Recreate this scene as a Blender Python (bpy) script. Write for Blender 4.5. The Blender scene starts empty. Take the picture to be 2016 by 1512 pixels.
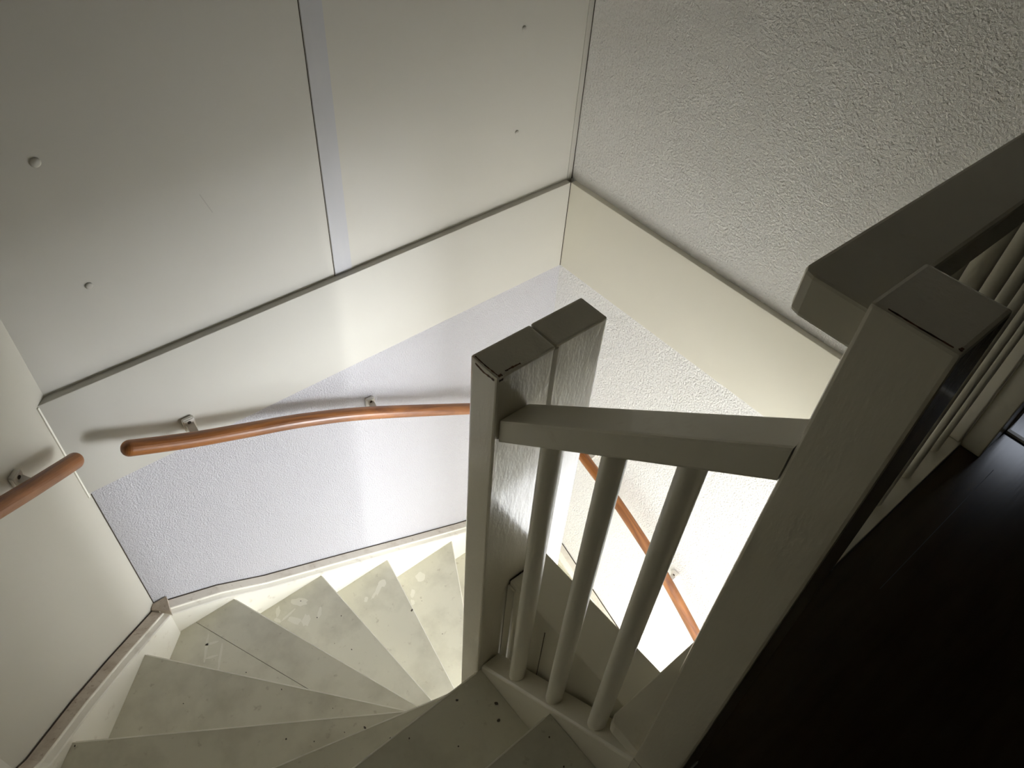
import bpy, bmesh, math, random
from mathutils import Vector, Matrix
random.seed(4)
S = bpy.context.scene
C = S.collection
H = 0.1885                      # riser height
FLOOR2 = -15 * H                # lower hall floor

# ------------------------------------------------------------------ materials
def mat(name, col, rough=0.5, bump=None, grime=None, coat=0.0, spec=0.5, metal=0.0):
    m = bpy.data.materials.new(name); m.use_nodes = True
    nt = m.node_tree; b = nt.nodes['Principled BSDF']
    b.inputs['Base Color'].default_value = (*col, 1); b.inputs['Roughness'].default_value = rough
    b.inputs['Specular IOR Level'].default_value = spec; b.inputs['Metallic'].default_value = metal
    b.inputs['Coat Weight'].default_value = coat; b.inputs['Coat Roughness'].default_value = 0.12
    geo = nt.nodes.new('ShaderNodeNewGeometry')
    def noise(scale, detail=3, rgh=0.5, stretch=None):
        n = nt.nodes.new('ShaderNodeTexNoise'); n.inputs['Scale'].default_value = scale
        n.inputs['Detail'].default_value = detail; n.inputs['Roughness'].default_value = rgh
        if stretch:
            mp = nt.nodes.new('ShaderNodeMapping'); mp.inputs['Scale'].default_value = stretch
            nt.links.new(geo.outputs['Position'], mp.inputs['Vector']); nt.links.new(mp.outputs['Vector'], n.inputs['Vector'])
        else:
            nt.links.new(geo.outputs['Position'], n.inputs['Vector'])
        return n
    if bump:
        acc = None
        for (sc, st, dist, stretch) in bump:
            n = noise(sc, 3, 0.55, stretch)
            bp = nt.nodes.new('ShaderNodeBump'); bp.inputs['Strength'].default_value = st; bp.inputs['Distance'].default_value = dist
            nt.links.new(n.outputs['Fac'], bp.inputs['Height'])
            if acc: nt.links.new(acc.outputs['Normal'], bp.inputs['Normal'])
            acc = bp
        nt.links.new(acc.outputs['Normal'], b.inputs['Normal'])
    if grime:
        prev = None
        for (sc, lo, hi, gcol, amt, stretch) in grime:
            n = noise(sc, 5, 0.6, stretch)
            r = nt.nodes.new('ShaderNodeMapRange'); r.inputs['From Min'].default_value = lo; r.inputs['From Max'].default_value = hi
            r.inputs['To Max'].default_value = amt
            nt.links.new(n.outputs['Fac'], r.inputs['Value'])
            x = nt.nodes.new('ShaderNodeMix'); x.data_type = 'RGBA'
            nt.links.new(r.outputs['Result'], x.inputs['Factor'])
            x.inputs['A'].default_value = (*col, 1); x.inputs['B'].default_value = (*gcol, 1)
            if prev: nt.links.new(prev, x.inputs['A'])
            prev = x.outputs['Result']
        nt.links.new(prev, b.inputs['Base Color'])
    return m

M = {}
M['plaster'] = mat('white_spray_plaster', (0.95, 0.94, 0.93), 0.75, bump=[(140, 0.9, 0.009, None), (60, 0.3, 0.006, None)])  # colour lightened to make up for weak light on the right walls
M['plaster_low'] = mat('white_spray_plaster_darkened', (0.56, 0.552, 0.578), 0.75, bump=[(190, 0.9, 0.006, None), (70, 0.3, 0.006, None)])  # same plaster, colour darkened to offset the strong light on the back wall
M['panel'] = mat('cream_wall_panel', (0.665, 0.643, 0.583), 0.55, bump=[(9, 0.05, 0.01, None)],
                 grime=[(3.0, 0.60, 0.78, (0.60, 0.56, 0.48), 0.30, None)])
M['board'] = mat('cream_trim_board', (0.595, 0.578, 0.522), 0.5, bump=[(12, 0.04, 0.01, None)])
M['board_r'] = mat('cream_trim_board_lightened', (0.83, 0.80, 0.70), 0.5, bump=[(12, 0.04, 0.01, None)])  # same board paint, lightened in colour where the right wall lacks light
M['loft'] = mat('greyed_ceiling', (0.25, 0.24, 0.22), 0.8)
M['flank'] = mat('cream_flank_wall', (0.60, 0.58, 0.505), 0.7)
M['batten'] = mat('bluish_white_strip', (0.60, 0.60, 0.625), 0.6, grime=[(6, 0.5, 0.75, (0.66, 0.65, 0.66), 0.5, (3, 3, .7))])
M['paint'] = mat('cream_gloss_paint', (0.78, 0.75, 0.64), 0.32, bump=[(25, 0.06, 0.004, None), (140, 0.05, 0.002, None)],
                 grime=[(14, 0.62, 0.75, (0.55, 0.49, 0.37), 0.35, None)], coat=0.15)
M['post'] = mat('brushed_cream_post_paint', (0.75, 0.715, 0.60), 0.26, bump=[(55, 0.30, 0.004, (1, 1, .22)), (190, 0.22, 0.002, (1, 1, .4))], coat=1.0, spec=.8)
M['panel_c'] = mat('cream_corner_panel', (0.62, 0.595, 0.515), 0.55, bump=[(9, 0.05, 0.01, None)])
M['seam'] = mat('dull_filler', (0.42, 0.39, 0.30), 0.8)
M['string'] = mat('cream_string_paint', (0.86, 0.83, 0.73), 0.4, bump=[(20, 0.06, 0.004, None)],
                  grime=[(22, 0.60, 0.70, (0.50, 0.43, 0.33), 0.35, None)])
M['string_top'] = mat('dusty_worn_string_top', (0.58, 0.51, 0.42), 0.7,
                      grime=[(18, 0.45, 0.7, (0.36, 0.28, 0.20), 0.7, None), (60, 0.58, 0.7, (0.25, 0.17, 0.11), 0.6, None)])
M['string_top_pale'] = mat('dusty_cream_string_top', (0.70, 0.655, 0.57), 0.65, grime=[(16, 0.5, 0.72, (0.50, 0.43, 0.34), 0.6, None), (60, 0.62, 0.72, (0.30, 0.22, 0.15), 0.5, None)])
M['tread'] = mat('worn_grey_cream_tread_paint', (0.66, 0.64, 0.525), 0.42, bump=[(30, 0.06, 0.004, None)],
                 grime=[(7, 0.46, 0.72, (0.45, 0.43, 0.34), 0.65, None), (38, 0.63, 0.74, (0.36, 0.32, 0.24), 0.6, None),
                        (26, 0.70, 0.78, (0.72, 0.70, 0.60), 0.7, None)])
M['patch'] = mat('pale_paint_patch', (0.755, 0.735, 0.635), 0.42)
M['speck'] = mat('dark_speck', (0.09, 0.075, 0.055), 0.7)
M['nosing'] = mat('pale_worn_nosing', (0.93, 0.91, 0.82), 0.45)
M['crack'] = mat('dark_joint', (0.07, 0.055, 0.04), 0.9)
M['bare'] = mat('bare_brown_wood', (0.16, 0.07, 0.03), 0.7, grime=[(70, 0.45, 0.6, (0.04, 0.025, 0.015), 0.9, None)])
M['spindle'] = mat('cream_spindle_paint', (0.84, 0.81, 0.70), 0.36, coat=.1)
M['bracket'] = mat('cream_metal_bracket', (0.82, 0.80, 0.74), 0.35)
M['laminate'] = mat('dark_brown_laminate', (0.050, 0.036, 0.017), 0.22, bump=[(60, 0.08, 0.002, (.1, 1, 1))],
                    grime=[(25, 0.4, 0.7, (0.035, 0.024, 0.011), 0.8, (.12, 1, 1))], spec=0.35)
M['hallfloor'] = mat('pale_hall_floor', (0.68, 0.67, 0.65), 0.5)
M['ceilpaint'] = mat('white_ceiling', (0.78, 0.78, 0.78), 0.8)
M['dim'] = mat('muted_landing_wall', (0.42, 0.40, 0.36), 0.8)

def pine():
    m = bpy.data.materials.new('varnished_orange_pine'); m.use_nodes = True
    nt = m.node_tree; b = nt.nodes['Principled BSDF']; L = nt.links.new
    tc = nt.nodes.new('ShaderNodeTexCoord'); mp = nt.nodes.new('ShaderNodeMapping')
    mp.inputs['Scale'].default_value = (3.2, 38, 38)
    L(tc.outputs['UV'], mp.inputs['Vector'])
    n = nt.nodes.new('ShaderNodeTexNoise'); n.inputs['Scale'].default_value = 1.0; n.inputs['Detail'].default_value = 4
    n.inputs['Distortion'].default_value = 1.2
    L(mp.outputs['Vector'], n.inputs['Vector'])
    r = nt.nodes.new('ShaderNodeValToRGB')
    r.color_ramp.elements[0].position = .33; r.color_ramp.elements[0].color = (0.17, 0.052, 0.010, 1)
    r.color_ramp.elements[1].position = .62; r.color_ramp.elements[1].color = (0.37, 0.135, 0.030, 1)
    L(n.outputs['Fac'], r.inputs['Fac'])
    v = nt.nodes.new('ShaderNodeTexVoronoi'); v.inputs['Scale'].default_value = 1.0
    mp2 = nt.nodes.new('ShaderNodeMapping'); mp2.inputs['Scale'].default_value = (3.0, 6, 6); L(tc.outputs['UV'], mp2.inputs['Vector'])
    L(mp2.outputs['Vector'], v.inputs['Vector'])
    k = nt.nodes.new('ShaderNodeMapRange'); k.inputs['From Min'].default_value = .08; k.inputs['From Max'].default_value = .16
    k.inputs['To Min'].default_value = .75; k.inputs['To Max'].default_value = 0
    L(v.outputs['Distance'], k.inputs['Value'])
    x = nt.nodes.new('ShaderNodeMix'); x.data_type = 'RGBA'; x.inputs['B'].default_value = (0.09, 0.028, 0.008, 1)
    L(r.outputs['Color'], x.inputs['A']); L(k.outputs['Result'], x.inputs['Factor'])
    L(x.outputs['Result'], b.inputs['Base Color'])
    b.inputs['Roughness'].default_value = 0.42; b.inputs['Coat Weight'].default_value = 0.25; b.inputs['Coat Roughness'].default_value = .25
    return m
M['pine'] = pine()

# ------------------------------------------------------------------ helpers
def poly_prism(bm, pts, z0, z1, mi=0):
    """vertical prism over a plan polygon; z0/z1 numbers or lists per vertex"""
    n = len(pts)
    a = [bm.verts.new((p[0], p[1], z0[i] if isinstance(z0, (list, tuple)) else z0)) for i, p in enumerate(pts)]
    b = [bm.verts.new((p[0], p[1], z1[i] if isinstance(z1, (list, tuple)) else z1)) for i, p in enumerate(pts)]
    fs = [bm.faces.new(a), bm.faces.new(b)]
    for i in range(n):
        fs.append(bm.faces.new((a[i], a[(i + 1) % n], b[(i + 1) % n], b[i])))
    for f in fs: f.material_index = mi
    return fs

def box(bm, x0, x1, y0, y1, z0, z1, mi=0):
    return poly_prism(bm, [(x0, y0), (x1, y0), (x1, y1), (x0, y1)], z0, z1, mi)

def loft(bm, secs, mi=0, caps=True):
    """closed sections (lists of 3-D points) joined one after another"""
    rings = [[bm.verts.new(p) for p in s] for s in secs]
    n = len(rings[0]); fs = []
    for r0, r1 in zip(rings, rings[1:]):
        for i in range(n):
            fs.append(bm.faces.new((r0[i], r0[(i + 1) % n], r1[(i + 1) % n], r1[i])))
    if caps: fs += [bm.faces.new(rings[0]), bm.faces.new(rings[-1])]
    for f in fs: f.material_index = mi
    return fs

def cyl(bm, p, q, r, seg=20, mi=0):
    p, q = Vector(p), Vector(q); d = (q - p).normalized()
    u = d.cross(Vector((0, 0, 1)) if abs(d.z) < .9 else Vector((1, 0, 0))).normalized(); v = d.cross(u)
    fs = loft(bm, [[c + (u * math.cos(2 * math.pi * i / seg) + v * math.sin(2 * math.pi * i / seg)) * r for i in range(seg)] for c in (p, q)], mi)
    return fs

def blob_patch(bm, cx, cy, z, rx, ry, ang, mi, n=14, jag=.25, th=.0003):
    pts = []
    for i in range(n):
        t = 2 * math.pi * i / n; k = 1 + random.uniform(-jag, jag)
        x, y = rx * k * math.cos(t), ry * k * math.sin(t)
        pts.append((cx + x * math.cos(ang) - y * math.sin(ang), cy + x * math.sin(ang) + y * math.cos(ang)))
    poly_prism(bm, pts, z - .001, z + th, mi)

BASE = {}
def obj(name, bm, mats, parent=None, bevel=0.0, smooth=False, seg=2, base=None):
    bmesh.ops.recalc_face_normals(bm, faces=bm.faces)
    top = parent
    while top is not None and top.parent is not None: top = top.parent
    off = BASE[top.name] if top is not None else Vector(base if base else (0, 0, 0))
    bmesh.ops.translate(bm, verts=bm.verts, vec=-off)
    me = bpy.data.meshes.new(name); bm.to_mesh(me); bm.free()
    for m in (mats if isinstance(mats, (list, tuple)) else [mats]): me.materials.append(m)
    if smooth:
        for p in me.polygons: p.use_smooth = True
    o = bpy.data.objects.new(name, me); C.objects.link(o)
    if parent is not None: o.parent = parent
    else: o.location = off; BASE[o.name] = off
    if bevel:
        md = o.modifiers.new('bevel', 'BEVEL'); md.width = bevel; md.segments = seg; md.limit_method = 'ANGLE'; md.angle_limit = math.radians(35)
        md.harden_normals = False
    return o

def tag(o, label, cat=None, group=None, kind=None):
    if label: o['label'] = label
    if cat: o['category'] = cat
    if group: o['group'] = group
    if kind: o['kind'] = kind
    return o

def thing(name, label, cat, base, group=None):
    o = bpy.data.objects.new(name, None); C.objects.link(o); o.location = base; o.empty_display_size = .1
    BASE[o.name] = Vector(base)
    return tag(o, label, cat, group)

def struct(name, bm, mats, label=None, cat=None, bevel=0.0, parent=None):
    o = obj(name, bm, mats, parent, bevel)
    if parent is None: tag(o, label, cat, None, 'structure')
    return o

def NB(): return bmesh.new()

# ------------------------------------------------------------------ the setting
UP = 2.45                                   # upper ceiling
SLAB = -0.358                               # underside of the landing slab
DX = -1.753                                 # the 45 degree corner wall meets the back wall here: x - y = DX
LX, LY = -2.185, -0.432                     # where it meets the left wall
ul, ut = .022, .10                          # set-back of the upper walls, thickness

# back wall, above the landing level: two smooth panels
b = NB(); box(b, -1.80, .13, ul, ul + ut, -0.03, UP)
wb = struct('wall_back', b, M['panel'], 'smooth cream panelled back wall above the ledge of the stairwell', 'wall')
b = NB(); box(b, -.9285, -.9265, ul - .0008, ul + .001, 0.0, UP); struct('panel_joint', b, M['crack'], parent=wb)
for (x, z, r) in ((-1.543, .570, .0105), (-1.542, .255, .0085), (-.251, .568, .0072), (-.251, .253, .0072)):
    b = NB(); secs = []
    for (rr, d) in ((1.0, 0), (1.0, .002), (.8, .0035), (.45, .0045), (.05, .005)):
        secs.append([(x + r * rr * math.cos(2 * math.pi * i / 18), ul - d, z + r * rr * math.sin(2 * math.pi * i / 18)) for i in range(18)])
    loft(b, secs); struct('screw_cap', b, M['board'], parent=wb).data.polygons.foreach_set('use_smooth', [True] * (18 * 4 + 2))
# faint scuffs on the panel
b = NB()
for (x, z, ln, a) in ((-1.235, .36, .06, 1.25),):
    dx, dz = math.cos(a) * ln, math.sin(a) * ln
    loft(b, [[(x + s * dx - .0012, ul - .0003, z - s * dz), (x + s * dx + .0012, ul - .0003, z - s * dz), (x + s * dx + .0012, ul + .0005, z - s * dz), (x + s * dx - .0012, ul + .0005, z - s * dz)] for s in (-.5, .5)])
sc_ = mat('grey_scuff', (0.56, 0.54, 0.49), .7); struct('scuff', b, sc_, parent=wb)

# back wall below
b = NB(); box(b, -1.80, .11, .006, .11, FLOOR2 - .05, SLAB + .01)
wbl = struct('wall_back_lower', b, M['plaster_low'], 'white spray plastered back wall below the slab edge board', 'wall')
# 45 degree corner wall
def diag(bm, t0, t1, z0, z1, d0, d1, mi=0):
    """slab along the corner wall; t = distance along it from the back wall, d = distance out of the wall"""
    q = math.sqrt(.5)
    P = lambda t, d: (DX - t * q + d * q, -t * q - d * q)
    poly_prism(bm, [P(t0, d0), P(t1, d0), P(t1, d1), P(t0, d1)], z0, z1, mi)
TL = (DX - LX) / math.sqrt(.5)
b = NB(); diag(b, -.10, TL + .02, FLOOR2 - .05, UP, -.06, 0)
wc = struct('wall_corner', b, M['panel_c'], 'smooth cream wall set at an angle across the left corner', 'wall')
b = NB(); box(b, LX - .08, LX, -3.2, LY + .02, FLOOR2 - .05, UP)
struct('wall_left', b, M['flank'], 'cream wall along the left side of the top flight', 'wall')
# dark crack down the corner between angled wall and plaster
b = NB(); poly_prism(b, [(DX + .0055, .0065), (DX + .0050, .0035), (DX + .0066, .0035), (DX + .0080, .0065)], -1.02, SLAB - .01)
struct('corner_crack', b, M['crack'], parent=wc)
b = NB(); diag(b, .001, .006, SLAB - .01, -.002, -.002, .0035)
struct('corner_bead', b, M['nosing'], parent=wc)

# right wall
b = NB(); box(b, ul, ul + .10, -1.455, ul + .06, -.03, UP)
struct('wall_right', b, M['plaster'], 'rough white spray plastered right wall above the ledge', 'wall')
b = NB(); box(b, .006, .11, -1.30, .05, FLOOR2 - .05, SLAB + .01)
struct('wall_right_lower', b, M['plaster'], 'white spray plastered right wall along the lower flight', 'wall')
# slab edge boards with their ledge
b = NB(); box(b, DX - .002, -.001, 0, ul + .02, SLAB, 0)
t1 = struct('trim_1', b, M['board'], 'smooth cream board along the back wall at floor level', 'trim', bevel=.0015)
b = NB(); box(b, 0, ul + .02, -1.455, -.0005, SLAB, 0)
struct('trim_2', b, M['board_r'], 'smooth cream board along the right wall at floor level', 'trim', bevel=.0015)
# cover strips of the upper panels
b = NB(); box(b, -.925, -.870, ul - .0015, ul + .003, .0005, UP)
struct('trim_3', b, M['batten'], 'flat bluish white vertical strip over the panel joint', 'trim')
b = NB(); poly_prism(b, [(.0 , ul + .001), (.0, ul - .003), (ul - .0005, ul - .003), (ul - .0005, ul + .001)], .0005, UP)
struct('trim_4', b, M['board'], 'narrow cream strip in the corner of the back and right walls', 'trim')
b = NB(); box(b, ul - .0018, ul + .002, ul - .0048, ul - .003, .0005, UP); struct('joint_line', b, M['crack'], parent=bpy.data.objects['trim_4'])
b = NB(); box(b, -.0016, .0016, -.0016, .001, SLAB, -.001); struct('joint_line', b, M['crack'], parent=t1)

# landing floor: laminate on the slab (L shaped around the stair opening)
b = NB()
poly_prism(b, [(LX, -1.49), (-1.2125, -1.49), (-1.2125, -1.536), (-1.12, -1.536), (-1.12, -1.463), (1.9, -1.463), (1.9, -3.2), (LX, -3.2)], -.012, 0)
fl = struct('floor', b, M['laminate'], 'dark brown laminate floor of the upper landing', 'floor')
b = NB(); box(b, -.55, -.03, -1.5545, -1.553, -.001, .0004); struct('plank_joint', b, mat('plank_joint_grey', (.03, .026, .02), .5), parent=fl)
b = NB(); poly_prism(b, [(LX, -1.49), (-1.15, -1.49), (-1.15, -1.40), (.02, -1.40), (.02, -1.23), (2.5, -1.23), (2.5, -4.25), (LX, -4.25)], SLAB, -.0125)
struct('floor_slab', b, M['ceilpaint'], 'white slab of the upper floor', 'floor')
# door opening at the right end of the landing
d1 = NB(); box(d1, -.022, .118, -1.512, -1.4585, 0, 2.1)
door = struct('door_1', d1, M['paint'], 'cream door casing at the right end of the landing rail', 'door casing', bevel=.003)
b = NB(); box(b, .118, .130, -2.35, -1.512, .0, .007); tag(struct('threshold', b, M['nosing'], parent=door), 'white threshold strip')
b = NB(); box(b, .118, .20, -1.515, -1.46, 0, UP); box(b, .022, .12, -3.2, -2.35, 0, UP)
struct('wall_right_landing', b, M['dim'], 'landing wall beside the door opening', 'wall')
b = NB(); box(b, LX, .2, -3.25, -3.18, 0, UP); struct('wall_front', b, M['dim'], 'wall behind the landing', 'wall')
b = NB(); box(b, LX - .1, 2.0, -3.25, .13, UP, UP + .06); struct('ceiling', b, M['loft'], 'ceiling over the stairwell', 'ceiling')
# side room beyond the door
b = NB(); box(b, .20, 1.95, -1.46, -1.40, 0, UP); box(b, .2, 1.95, -3.25, -3.2, 0, UP)
box(b, 1.9, 1.95, -3.25, -1.4, 0, .9); box(b, 1.9, 1.95, -3.25, -1.4, 1.9, UP); box(b, 1.9, 1.95, -3.25, -2.75, .9, 1.9); box(b, 1.9, 1.95, -1.75, -1.4, .9, 1.9)
struct('wall_side_room', b, M['dim'], 'walls of the room beyond the door opening', 'wall')

# lower hall, seen only through the light that comes out of it
b = NB(); box(b, LX - .1, 2.5, -4.25, .13, FLOOR2 - .05, FLOOR2); struct('floor_lower', b, M['hallfloor'], 'floor of the hall below', 'floor')
W1 = (-1.22, -1.06, -2.35, -.62)              # glazed front door opening x0,x1,z0,z1
W2 = (1.15, 2.15, -2.05, -.62)               # front window opening x0,x1,z0,z1
b = NB(); xs = LX - .1
for (x0, x1, z0, z1) in (W1, W2):
    box(b, xs, x0, -4.25, -4.17, FLOOR2, SLAB); box(b, x0, x1, -4.25, -4.17, FLOOR2, z0); box(b, x0, x1, -4.25, -4.17, z1, SLAB); xs = x1
box(b, xs, 2.5, -4.25, -4.17, FLOOR2, SLAB)
struct('wall_hall_front', b, M['ceilpaint'], 'front wall of the hall below', 'wall')
b = NB(); box(b, 2.45, 2.55, -4.25, -1.23, FLOOR2, SLAB)
box(b, .11, 2.5, -1.30, -1.23, FLOOR2, SLAB); box(b, -1.46, -1.40, -4.2, -1.76, FLOOR2, SLAB)
struct('wall_hall_side', b, M['ceilpaint'], 'side walls of the hall below', 'wall')

# ------------------------------------------------------------------ the staircase
st = thing('staircase', 'cream painted winding wooden staircase going down round a central post', 'staircase', (-1.11, -.75, FLOOR2))
SX, SY, SD = -2.135, -.055, -1.66             # inner faces of the wall strings: left, back, and angled (x - y = SD)
OUT = [(SX, -1.60), (SX, SX - SD), (SD + SY, SY), (-.055, SY), (-.055, -1.75)]
INN = [(-1.212, -1.60), (-1.212, -1.0435), (-1.2215, -1.0435), (-1.2215, -.9785), (-.9915, -.9785), (-.9915, -1.0435), (-1.035, -1.0435), (-1.035, -1.75)]

def path_len(P):
    s = [0.0]
    for a, c in zip(P, P[1:]): s.append(s[-1] + math.hypot(c[0] - a[0], c[1] - a[1]))
    return s
SO, SI = path_len(OUT), path_len(INN)
def at(P, s, t):
    t = max(0, min(s[-1], t))
    for i in range(len(P) - 1):
        if t <= s[i + 1] + 1e-9:
            k = (t - s[i]) / (s[i + 1] - s[i]); return (P[i][0] + k * (P[i + 1][0] - P[i][0]), P[i][1] + k * (P[i + 1][1] - P[i][1]))
def param(P, s, p):
    best = None
    for i in range(len(P) - 1):
        ax, ay = P[i]; bx, by = P[i + 1]; L = s[i + 1] - s[i]
        k = max(0, min(1, ((p[0] - ax) * (bx - ax) + (p[1] - ay) * (by - ay)) / L ** 2))
        d = math.hypot(p[0] - ax - k * (bx - ax), p[1] - ay - k * (by - ay))
        if best is None or d < best[0] - 1e-9: best = (d, s[i] + k * L)
    return best[1]
def between(P, s, t0, t1):
    return [at(P, s, t0)] + [P[i] for i in range(len(P)) if t0 + 1e-4 < s[i] < t1 - 1e-4] + [at(P, s, t1)]

NOSE = [((SX, -1.49), (-1.212, -1.49)),
        ((SX, -1.266), (-1.212, -1.266)), ((SX, -1.041), (-1.212, -1.0435)),
        ((SX, -.742), (-1.2215, -.9945)), ((-2.0665, -.4085), (-1.2015, -.9785)), ((-1.8365, -.1765), (-1.175, -.9785)),
        ((-1.522, SY), (-1.148, -.9785)), ((-1.196, SY), (-1.124, -.9785)), ((-.899, SY), (-1.062, -.9785)),
        ((-.553, SY), (-1.042, -.9785)), ((-.125, SY), (-1.00, -.9785)),
        ((-.055, -.42), (-.9915, -1.00)), ((-.055, -.82), (-.9915, -1.033)), ((-.055, -1.06), (-1.035, -1.06)), ((-.055, -1.285), (-1.035, -1.285)), ((-.055, -1.51), (-1.035, -1.51))]
PO = [param(OUT, SO, n[0]) for n in NOSE]; PI = [param(INN, SI, n[1]) for n in NOSE]
TH = .032
# worn paint patches and specks, by tread (plan position, size, angle)
PATCH = {7: [(-1.370, -.160, .026, .013, 2.2), (-1.335, -.185, .024, .016, .9), (-1.282, -.190, .022, .007, .9), (-1.319, -.102, .030, .016, 2.4),
             (-1.376, -.125, .034, .005, .2), (-1.402, -.088, .020, .008, .9), (-1.420, -.120, .014, .007, 1.9)],
         8: [(-.980, -.134, .018, .017, .7), (-1.000, -.146, .034, .010, .6), (-1.032, -.160, .022, .006, .4), (-1.070, -.156, .012, .007, .8)],
         9: [(-.776, -.118, .022, .020, .5), (-.852, -.166, .020, .010, .9), (-.875, -.201, .014, .010, 1.1)]}
LADDER = [(-1.651, -.125, -1.703, -.207), (-1.628, -.184, -1.680, -.262), (-1.676, -.152, -1.632, -.170), (-1.700, -.196, -1.655, -.214)]
SPECK = {8: [(-.9502, -.3134, .0075)], 7: [(-1.2985, -.2013, .0034), (-1.224, -.251, .0036), (-1.3128, -.1035, .003), (-1.2638, -.3885, .0036), (-1.30, -.33, .002)],
         9: [(-.86, -.40, .003), (-.84, -.22, .002)],
         4: [(-2.0655, -.4201, .0034), (-1.63, -.748, .0042), (-1.575, -.800, .0034), (-1.50, -.83, .0025)],
         5: [(-1.5613, -.5349, .003), (-1.8076, -.3925, .0028), (-1.62, -.42, .002), (-1.47, -.68, .002)],
         2: [(-1.3008, -1.066, .0046), (-1.234, -1.129, .0065), (-1.2536, -1.1623, .006), (-1.4355, -1.0672, .003), (-1.36, -1.15, .003)],
         3: [(-1.4754, -.9197, .0055), (-1.44, -.98, .003)], 1: [(-1.26, -1.36, .003), (-1.245, -1.30, .003)]}

def tread_bm(k, lo=None):
    z = -k * H
    po0, po1, pi0, pi1 = PO[k - 1] - .03, PO[k], PI[k - 1] - .008, PI[k]
    b = NB()
    o_ = between(OUT, SO, max(0, po0), po1); i_ = between(INN, SI, max(0, pi0), pi1)
    pts = o_ + i_[::-1]
    return b, pts, z
def clip(pts, p, q, keep):
    """half plane clip of a plan polygon by the line p-q"""
    f = lambda a: ((q[0] - p[0]) * (a[1] - p[1]) - (q[1] - p[1]) * (a[0] - p[0])) * keep
    out = []
    for a, c in zip(pts, pts[1:] + pts[:1]):
        fa, fc = f(a), f(c)
        if fa >= 0: out.append(a)
        if fa * fc < 0:
            k = fa / (fa - fc); out.append((a[0] + k * (c[0] - a[0]), a[1] + k * (c[1] - a[1])))
    return out
def decorate(b, k, z):
    for i, (x, y, rx, ry, a) in enumerate(PATCH.get(k, [])): blob_patch(b, x, y, z, rx, ry, a, 1, th=.0002 + .0001 * i)
    for (x, y, r) in SPECK.get(k, []): blob_patch(b, x, y, z, r * .7, r * .55, random.uniform(0, 3), 2, n=8, th=.0014)
def nosing_strip(b, k, z):
    (ax, ay), (bx, by) = NOSE[k]
    L = math.hypot(bx - ax, by - ay); nx, ny = -(by - ay) / L, (bx - ax) / L
    # the rounded, paler front edge of the tread, a hair in front of its upper corner
    s = .0022
    P = [(ax + (bx - ax) * .006, ay + (by - ay) * .006), (ax + (bx - ax) * .985, ay + (by - ay) * .985)]
    poly_prism(b, [(P[0][0] + nx * s, P[0][1] + ny * s), (P[1][0] + nx * s, P[1][1] + ny * s), (P[1][0] - nx * s * .6, P[1][1] - ny * s * .6), (P[0][0] - nx * s * .6, P[0][1] - ny * s * .6)], z - .012, z + .0004, 3)

for k in range(1, 15):
    b, pts, z = tread_bm(k)
    if k == 6:
        p, q = (-1.668, -.045), (-1.4830, -.492)
        fr = clip(pts, (p[0] + .0008, p[1]), (q[0] + .0008, q[1]), 1); wd = clip(pts, (p[0] - .0008, p[1]), (q[0] - .0008, q[1]), -1)
        poly_prism(b, fr, z - TH, z); nosing_strip(b, k, z)
        tr = obj('tread', b, [M['tread'], M['patch'], M['speck'], M['nosing']], st)
        w = NB(); poly_prism(w, wd, z - TH, z - .0004)
        for (x0_, y0_, x1_, y1_) in LADDER:
            L = math.hypot(x1_ - x0_, y1_ - y0_); blob_patch(w, (x0_ + x1_) / 2, (y0_ + y1_) / 2, z - .0004, L / 2, .0045, math.atan2(y1_ - y0_, x1_ - x0_), 1, jag=.15)
        obj('wedge_board', w, [M['tread'], M['patch'], M['speck']], tr)
        continue
    poly_prism(b, pts, z - TH, z); nosing_strip(b, k, z); decorate(b, k, z)
    obj('tread', b, [M['tread'], M['patch'], M['speck'], M['nosing']], st)
# landing nosing and the risers
b = NB(); box(b, SX, -1.212, -1.515, -1.4895, -.04, .001); obj('landing_nosing', b, M['paint'], st)
for k in range(0, 15):
    b = NB(); a0, a1 = PO[k] - .038, PO[k] - .022; c0, c1 = max(0, PI[k] - .012), max(.004, PI[k] - .004)
    o_ = between(OUT, SO, max(0, a0), a1); i_ = between(INN, SI, c0, c1)
    poly_prism(b, o_ + i_[::-1], max(FLOOR2, -(k + 1) * H - TH * .5), -k * H - TH)
    obj('riser', b, M['paint'], st)

# wall strings: swept section with a dusty flat top, a lip and the painted face
def string(name, base_pts, n_in, tops, depth, top_mat, drop=.30):
    """base_pts: plan points on the wall line; n_in: unit normal into the stair; tops: z of the top at each point"""
    b = NB(); secs = []; se2 = []
    for (x, y), zt in zip(base_pts, tops):
        P = lambda d, z: (x + n_in[0] * d, y + n_in[1] * d, z)
        secs.append([P(0, zt - drop), P(depth, zt - drop), P(depth, zt - .013), P(depth - .004, zt - .010), P(depth - .022, zt - .0085), P(depth - .0225, zt - .0005), P(depth - .025, zt), P(0, zt)])
        se2.append([P(0.0, zt - .006), P(.0050, zt - .006), P(.0045, zt + .0008), P(0.0, zt + .0008)])
    loft(b, secs)
    for f in b.faces:
        if len(f.verts) == 4:
            d = [(v.co.x - base_pts[0][0]) * n_in[0] + (v.co.y - base_pts[0][1]) * n_in[1] for v in f.verts]
            if max(d) <= depth - .0245 and abs(f.normal.z) >= 0 and f.calc_area() > 0:
                zs = sorted(v.co.z for v in f.verts)
                f.material_index = 1 if len({round(x, 4) for x in d}) > 1 and zs[0] > min(tops) - drop + .05 else 0
    loft(b, se2, 2)
    return obj(name, b, [M['string'], M[top_mat], M['crack']], st)
bx = [-1.745, -1.551, -1.39, -1.043, -.75, -.469, -.25, .004]
bz = [-.990, -1.083, -1.190, -1.378, -1.540, -1.692, -1.80, -1.905]
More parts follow.
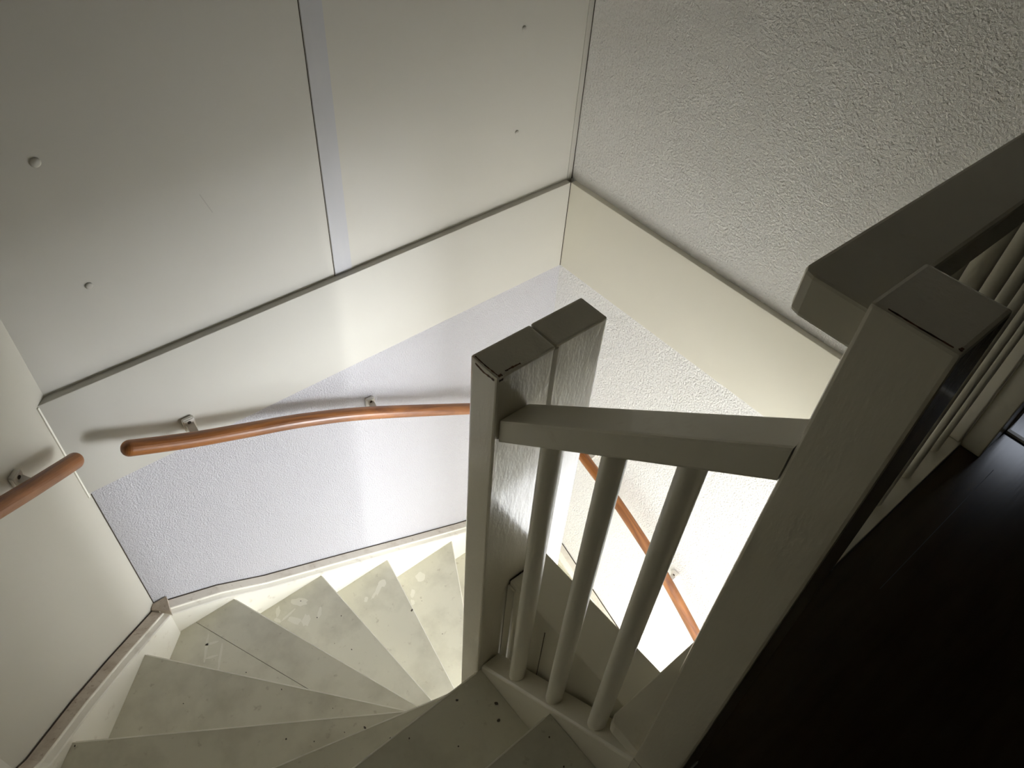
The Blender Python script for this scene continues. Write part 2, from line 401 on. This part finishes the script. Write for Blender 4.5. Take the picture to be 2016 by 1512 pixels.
string('back_string', [(x, .005) for x in bx], (0, -1), bz, .060, 'string_top_pale')
q = math.sqrt(.5)
ts = [0.02, .237, .40, .58, TL]
string('angled_string', [(DX - t * q + .001, -t * q - .001) for t in ts], (q, -q), [-.992, -.862, -.772, -.690, -.665], (SD - DX) * q - .0015, 'string_top')
string('left_string', [(LX + .0015, LY - .046), (LX + .0015, -.80), (LX + .0015, -1.2), (LX + .0015, -1.50)], (1, 0), [-.650, -.45, -.17, .06], SX - LX - .0015, 'string_top')
string('right_string', [(.005, .004), (.005, -.274), (.005, -.698), (.005, -1.05), (.005, -1.74)], (-1, 0), [-1.90, -1.995, -2.195, -2.38, -2.76], .060, 'string_top_pale')
# little worn block where the two strings meet
b = NB(); poly_prism(b, [(DX + .001, .002), (DX + .048, .002), (-1.711, -.030), (-1.716, -.056), (-1.762, -.016)], -1.02, -.984)
tag(obj('corner_block', b, M['string_top'], st), 'scuffed brown corner block', None)

# inner string that carries the short balusters, and the casing between the flights
def ztop(y): return -.350 - .84 * (y + 1.053)
b = NB(); ys = [-1.0445, -1.20, -1.38, -1.4575]
loft(b, [[(-1.211, y, ztop(y) - .30), (-1.158, y, ztop(y) - .30), (-1.158, y, ztop(y) - .0005), (-1.205, y, ztop(y)), (-1.2095, y, ztop(y) - .003), (-1.211, y, ztop(y) - .008)] for y in ys])
obj('inner_string', b, M['paint'], st, bevel=.0012)
b = NB(); box(b, -1.1485, -1.043, -1.395, -1.0445, FLOOR2 + .01, -.022)
cas = obj('casing', b, M['paint'], st, bevel=.003)
b = NB(); box(b, -1.1535, -1.1486, -1.065, -1.0450, -.62, -.036); obj('cover_strip', b, M['paint'], cas)
b = NB(); box(b, -1.1493, -1.1480, -1.1635, -1.1620, -.40, -.07); obj('casing_joint', b, M['crack'], cas)
b = NB(); box(b, -1.148, -1.045, -1.0462, -1.0440, -.40, -.0205); obj('casing_joint', b, M['crack'], cas)
b = NB(); box(b, -1.149, -1.043, -1.75, -1.396, FLOOR2 + .01, SLAB - .01); obj('lower_casing', b, M['paint'], st)

# ------------------------------------------------------------------ central newel: two posts side by side
nw = thing('newel_post', 'double cream central post that the winding steps turn round', 'post', (-1.107, -1.011, FLOOR2))
def chip(b, pts, w, mi=1, th=.0006, n_=(0, 0, 1)):
    """ragged strip of bare wood along a polyline lying on a face with normal n_"""
    n_ = Vector(n_)
    P = [Vector(p) for p in pts]; out = []
    m = 14
    for i in range(m + 1):
        t = i / m * (len(P) - 1); j = min(int(t), len(P) - 2); p = P[j].lerp(P[j + 1], t - j)
        d = (P[j + 1] - P[j]).normalized(); s = d.cross(n_).normalized(); ww = w * random.uniform(.35, 1.15)
        out.append([p + s * ww + n_ * th, p - s * ww * random.uniform(.4, 1) + n_ * th, p - s * ww * .5 - n_ * .002, p + s * ww * .5 - n_ * .002])
    loft(b, out, mi)
def post(name, parent, x0, x1, y0, y1, z0, z1, chips=(), bev=.004):
    b = NB(); box(b, x0, x1, y0, y1, z0, z1)
    e = [ed for ed in b.edges]
    bmesh.ops.bevel(b, geom=e, offset=bev, segments=2, affect='EDGES', profile=.6)
    for (pts, w, n_) in chips: chip(b, pts, w, 1, .0006, n_)
    return obj(name, b, [M['post'], M['bare']], parent)
ZT = .630
post('post_half', nw, -1.2205, -1.1045, -1.0425, -.9800, FLOOR2 + .005, ZT,
     chips=[([(-1.2165, -.986, ZT), (-1.2165, -1.010, ZT), (-1.2150, -1.036, ZT)], .0012, (0, 0, 1)),
            ([(-1.2205, -.992, ZT - .007), (-1.2205, -1.012, ZT - .010), (-1.2205, -1.036, ZT - .007)], .0022, (-1, 0, 0)),
            ([(-1.2155, -1.0385, ZT), (-1.209, -1.0385, ZT)], .003, (0, 0, 1)),
            ([(-1.2165, -1.0425, ZT - .006), (-1.209, -1.0425, ZT - .006)], .003, (0, -1, 0)),
            ([(-1.200, -1.0365, ZT), (-1.188, -1.0365, ZT), (-1.172, -1.0375, ZT)], .0020, (0, 0, 1))])
post('post_half', nw, -1.1025, -.9925, -1.0415, -.9800, FLOOR2 + .005, ZT + .001)
b = NB(); box(b, -1.1090, -1.0985, -1.0427, -.983, FLOOR2 + .005, ZT - .005); obj('seam', b, M['seam'], nw)

# ------------------------------------------------------------------ short sloping banister
bn = thing('stair_banister', 'short sloping cream banister with three round spindles between the two posts', 'banister', (-1.18, -1.25, -.18))
b = NB()
def zr(y): return .537 - .825 * (y + 1.048)
sec = lambda y: [(-1.2110, y, zr(y) - .053), (-1.1500, y, zr(y) - .053), (-1.1500, y, zr(y)), (-1.2110, y, zr(y))]
loft(b, [sec(-1.0435), sec(-1.4578)])
bmesh.ops.bevel(b, geom=[e for e in b.edges if max(v.co.y for v in e.verts) > -1.40], offset=.004, segments=2, affect='EDGES', profile=.6)
rail0 = obj('top_rail', b, M['paint'], bn)
def spindle(y):
    zb, zt = ztop(y) + .002, zr(y) - .050
    b = NB(); cyl(b, (-1.184, y, zb - .004), (-1.184, y, zt), .0178, 24)
    o = obj('spindle', b, M['spindle'], bn, smooth=True)
    md = o.modifiers.new('edge', 'EDGE_SPLIT'); md.split_angle = math.radians(50)
    return o
for y in (-1.136, -1.247, -1.357): spindle(y)

# ------------------------------------------------------------------ landing post and landing balustrade
lp = thing('landing_post', 'thick square cream post standing at the edge of the dark landing', 'post', (-1.166, -1.496, 0))
post('post_shaft', lp, -1.210, -1.1225, -1.534, -1.4582, .0005, 1.056, bev=.004,
     chips=[([(-1.2064, -1.472, 1.056), (-1.2066, -1.500, 1.056), (-1.206, -1.526, 1.056)], .0007, (0, 0, 1)),
            ([(-1.205, -1.5305, 1.056), (-1.201, -1.5305, 1.056)], .0016, (0, 0, 1))])
b = NB(); box(b, -1.2105, -1.1225, -1.5345, -1.4582, -.30, .0004); o = obj('post_foot', b, M['post'], lp)

lb = thing('landing_balustrade', 'level cream balustrade with round spindles guarding the landing edge', 'balustrade', (-.6, -1.43, 0))
b = NB()
y0, y1 = -1.4578, -1.388
poly_prism(b, [(-1.190, y0), (-.001, y0), (-.001, y1), (-1.180, y1), (-1.187, y1 - .004), (-1.190, y1 - .013)], .990, 1.035)
bmesh.ops.bevel(b, geom=[e for e in b.edges if not (abs(e.verts[0].co.z - e.verts[1].co.z) > .01 and e.verts[0].co.y > -1.41)], offset=.004, segments=2, affect='EDGES', profile=.6)
obj('top_rail', b, M['paint'], lb)
b = NB()
poly_prism(b, [(-1.150, -1.4615), (-.001, -1.4615), (-.001, -1.384), (-1.186, -1.384), (-1.197, -1.392), (-1.199, -1.400), (-1.199, -1.4575), (-1.150, -1.4575)], -.028, .012)
obj('base_rail', b, M['paint'], lb, bevel=.005)
b = NB(); box(b, -1.154, -.001, -1.4615, -1.399, SLAB + .01, -.0285); obj('fascia_board', b, M['paint'], lb)
b = NB(); cyl(b, (-.098, -1.4205, .010), (-.098, -1.4205, .993), .0175, 24)
s0 = obj('spindle', b, M['spindle'], lb, smooth=True)
s0.modifiers.new('edge', 'EDGE_SPLIT').split_angle = math.radians(50)
for i in range(1, 8):
    c = s0.copy(); c.location = (-.132 * i, 0, 0); c.parent = lb; C.objects.link(c)
b = NB(); box(b, -.032, -.0005, -1.4565, -1.406, .0125, .9895); tag(obj('half_post', b, M['paint'], lb, bevel=.003), 'flat half post against the wall')

# ------------------------------------------------------------------ pine handrails on the walls
def catmull(P, step=.02):
    P = [Vector(p) for p in P]; Q = [P[0] * 2 - P[1]] + P + [P[-1] * 2 - P[-2]]; out = []
    for i in range(1, len(Q) - 2):
        n = max(2, int((Q[i + 1] - Q[i]).length / step))
        for j in range(n):
            t = j / n; a, p, c, d = Q[i - 1], Q[i], Q[i + 1], Q[i + 2]
            out.append(.5 * ((2 * p) + (c - a) * t + (2 * a - 5 * p + 4 * c - d) * t * t + (3 * p - a - 3 * c + d) * t ** 3))
    out.append(P[-1]); return out
def rail_bm(P, r=.0222, seg=24):
    pts = catmull(P); b = NB(); uv = b.loops.layers.uv.new('UVMap')
    d0 = (pts[1] - pts[0]).normalized(); d1 = (pts[-1] - pts[-2]).normalized()
    cs = []
    m = 6
    for i in range(m): a = math.pi / 2 * i / m; cs.append((pts[0] + d0 * r * (1 - math.sin(a) - .0) , max(.04, math.sin(a)) if i == 0 else math.sin(a + .0)))
    cs = [(pts[0] + d0 * r * (1 - math.cos(math.pi / 2 * (i / m))), math.sin(math.pi / 2 * (i / m))) for i in range(m + 1)]
    cs[0] = (cs[0][0], .02)
    ce = [(pts[-1] - d1 * r * (1 - math.cos(math.pi / 2 * (i / m))), math.sin(math.pi / 2 * (i / m))) for i in range(m + 1)]
    ce[0] = (ce[0][0], .02)
    mid = [(p, 1.0) for p in pts if (p - pts[0]).length > r * 1.3 and (p - pts[-1]).length > r * 1.3]
    L = cs + mid + ce[::-1]
    rings = []; s = 0; ss = []
    for i, (p, k) in enumerate(L):
        if i: s += (p - L[i - 1][0]).length
        d = (L[min(i + 1, len(L) - 1)][0] - L[max(i - 1, 0)][0]).normalized()
        u = d.cross(Vector((0, 0, 1))).normalized(); v = u.cross(d)
        rings.append([b.verts.new(p + (u * math.cos(2 * math.pi * j / seg) + v * math.sin(2 * math.pi * j / seg)) * r * k) for j in range(seg)]); ss.append(s)
    for i in range(len(rings) - 1):
        for j in range(seg):
            f = b.faces.new((rings[i][j], rings[i][(j + 1) % seg], rings[i + 1][(j + 1) % seg], rings[i + 1][j]))
            for lp_, (si, sj) in zip(f.loops, ((i, j), (i, j + 1), (i + 1, j + 1), (i + 1, j))):
                a = 2 * math.pi * sj / seg
                lp_[uv].uv = (ss[si], .5 + .022 * math.cos(a))
    b.faces.new(rings[0]); b.faces.new(rings[-1])
    return b
def bracket(parent, wall_pt, n_, rail_pt):
    """wall plate with a screw, and an arm that runs out and up under the rail"""
    n_ = Vector(n_).normalized(); w = Vector(wall_pt); up = Vector((0, 0, 1)); s = n_.cross(up).normalized()
    R_ = Vector(rail_pt)
    b = NB()
    def quadbox(c, ds, dn, du): 
        vs = [[c + s * (a * ds) + n_ * e_ + up * f_ for a in (-1, 1)] for e_, f_ in ((dn[0], du[0]), (dn[1], du[0]), (dn[1], du[1]), (dn[0], du[1]))]
        loft(b, [[v[0] for v in vs], [v[1] for v in vs]])
    quadbox(w, .0165, (0.0005, .016), (-.030, .018))
    bmesh.ops.bevel(b, geom=list(b.edges), offset=.003, segments=2, affect='EDGES')
    out = (R_ - w).dot(n_); zr_ = R_.z - w.z
    arm = [(.012, -.020), (.030, -.026), (out - .012, zr_ - .030), (out + .006, zr_ - .026), (out + .006, zr_ - .018), (out - .010, zr_ - .019), (.034, -.008), (.012, .004)]
    loft(b, [[w + s * a + n_ * e_ + up * f_ for e_, f_ in arm] for a in (-.011, .011)])
    br = obj('bracket', b, M['bracket'], parent, bevel=.001)
    k = NB(); cyl(k, w + n_ * .0155 + up * .006, w + n_ * .0172 + up * .006, .0052, 14); cyl(k, w + n_ * .0170 + up * .006, w + n_ * .0176 + up * .006, .0022, 8)
    obj('screw', k, M['speck'], br)

h1 = thing('wall_handrail', 'long orange pine handrail on the back wall, its rounded left end near the corner', 'handrail', (-1.0, 0, -.5))
P1 = [(-1.638, -.075, -.1755), (-1.479, -.075, -.256), (-1.327, -.075, -.323), (-1.14, -.075, -.405), (-.911, -.075, -.527), (-.471, -.075, -.800), (-.22, -.075, -.955)]
obj('rail', rail_bm(P1), M['pine'], h1)
bracket(h1, (-1.449, 0, -.262), (0, -1, 0), (-1.449, -.075, -.270)); bracket(h1, (-.871, .006, -.560), (0, -1, 0), (-.871, -.075, -.551)); bracket(h1, (-.33, .006, -.885), (0, -1, 0), (-.33, -.075, -.887))
h2 = thing('wall_handrail', 'orange pine handrail on the angled wall, cut off by the left picture edge', 'handrail', (-1.9, -.15, 0))
n45 = Vector((q, -q, 0))
P2 = [(-1.729, -.061, -.155), (-1.83, -.162, -.0745), (-1.912, -.244, -.006), (-2.0, -.332, .068), (-2.085, -.417, .139)]
obj('rail', rail_bm(P2, .0215), M['pine'], h2)
bracket(h2, (-1.867, -.114, -.070), n45, (-1.867 + .06 * q, -.114 - .06 * q, -.072))
h3 = thing('wall_handrail', 'orange pine handrail on the right wall, seen between the spindles of the short banister', 'handrail', (0, -.8, -1.4))
P3 = [(-.075, -.17, -1.045), (-.075, -.355, -1.128), (-.075, -.521, -1.190), (-.075, -.70, -1.275), (-.075, -.86, -1.366), (-.075, -1.104, -1.545), (-.075, -1.5, -1.86)]
obj('rail', rail_bm(P3), M['pine'], h3)
bracket(h3, (.006, -.36, -1.135), (-1, 0, 0), (-.075, -.36, -1.130)); bracket(h3, (.006, -.897, -1.437), (-1, 0, 0), (-.075, -.897, -1.392)); bracket(h3, (.006, -1.45, -1.83), (-1, 0, 0), (-.075, -1.45, -1.82))

# ------------------------------------------------------------------ camera
R = ((0.76493909, -0.43187785, 0.47785951), (-0.6412728, -0.58011464, 0.50223122), (0.06031076, -0.6906146, -0.72070389))   # columns: right, down, forward
cam = bpy.data.cameras.new('camera'); co = bpy.data.objects.new('camera', cam); C.objects.link(co)
cam.sensor_fit = 'HORIZONTAL'; cam.sensor_width = 36; cam.lens = 1505 / 2016 * 36; cam.clip_start = .02
m = Matrix(((R[0][0], -R[0][1], -R[0][2], -1.7355), (R[1][0], -R[1][1], -R[1][2], -1.6157), (R[2][0], -R[2][1], -R[2][2], 1.4238), (0, 0, 0, 1)))
co.matrix_world = m; S.camera = co

# ------------------------------------------------------------------ light: daylight through the openings of the hall below and of the side room
def area(name, loc, direction, sx, sy, power, col, spread=180):
    l = bpy.data.lights.new(name, 'AREA'); l.shape = 'RECTANGLE'; l.size = sx; l.size_y = sy; l.energy = power; l.color = col; l.spread = math.radians(spread)
    o = bpy.data.objects.new(name, l); C.objects.link(o); o.location = loc
    o.rotation_euler = Vector(direction).to_track_quat('-Z', 'Y').to_euler(); return o
area('front_door_daylight', ((W1[0] + W1[1]) / 2, -4.30, (W1[2] + W1[3]) / 2), (0, 1, 0), W1[1] - W1[0], W1[3] - W1[2], 53, (1.0, .985, .96))
area('hall_window_daylight', ((W2[0] + W2[1]) / 2, -4.30, (W2[2] + W2[3]) / 2), (0, 1, 0), W2[1] - W2[0], W2[3] - W2[2], 275, (.92, .955, 1.0))
area('side_room_daylight', (.85, -1.53, .56), (-.75, -.02, -.56), .16, .14, .045, (.80, .87, 1.0), 45)
w = bpy.data.worlds.new('world'); S.world = w; w.use_nodes = True
w.node_tree.nodes['Background'].inputs[0].default_value = (.5, .55, .6, 1); w.node_tree.nodes['Background'].inputs[1].default_value = .0
S.cycles.max_bounces = 16; S.cycles.diffuse_bounces = 10; S.cycles.glossy_bounces = 5
S.view_settings.view_transform = 'Standard'; S.view_settings.look = 'None'; S.view_settings.gamma = 1; S.view_settings.use_curve_mapping = False
S.view_settings.exposure = 0.0
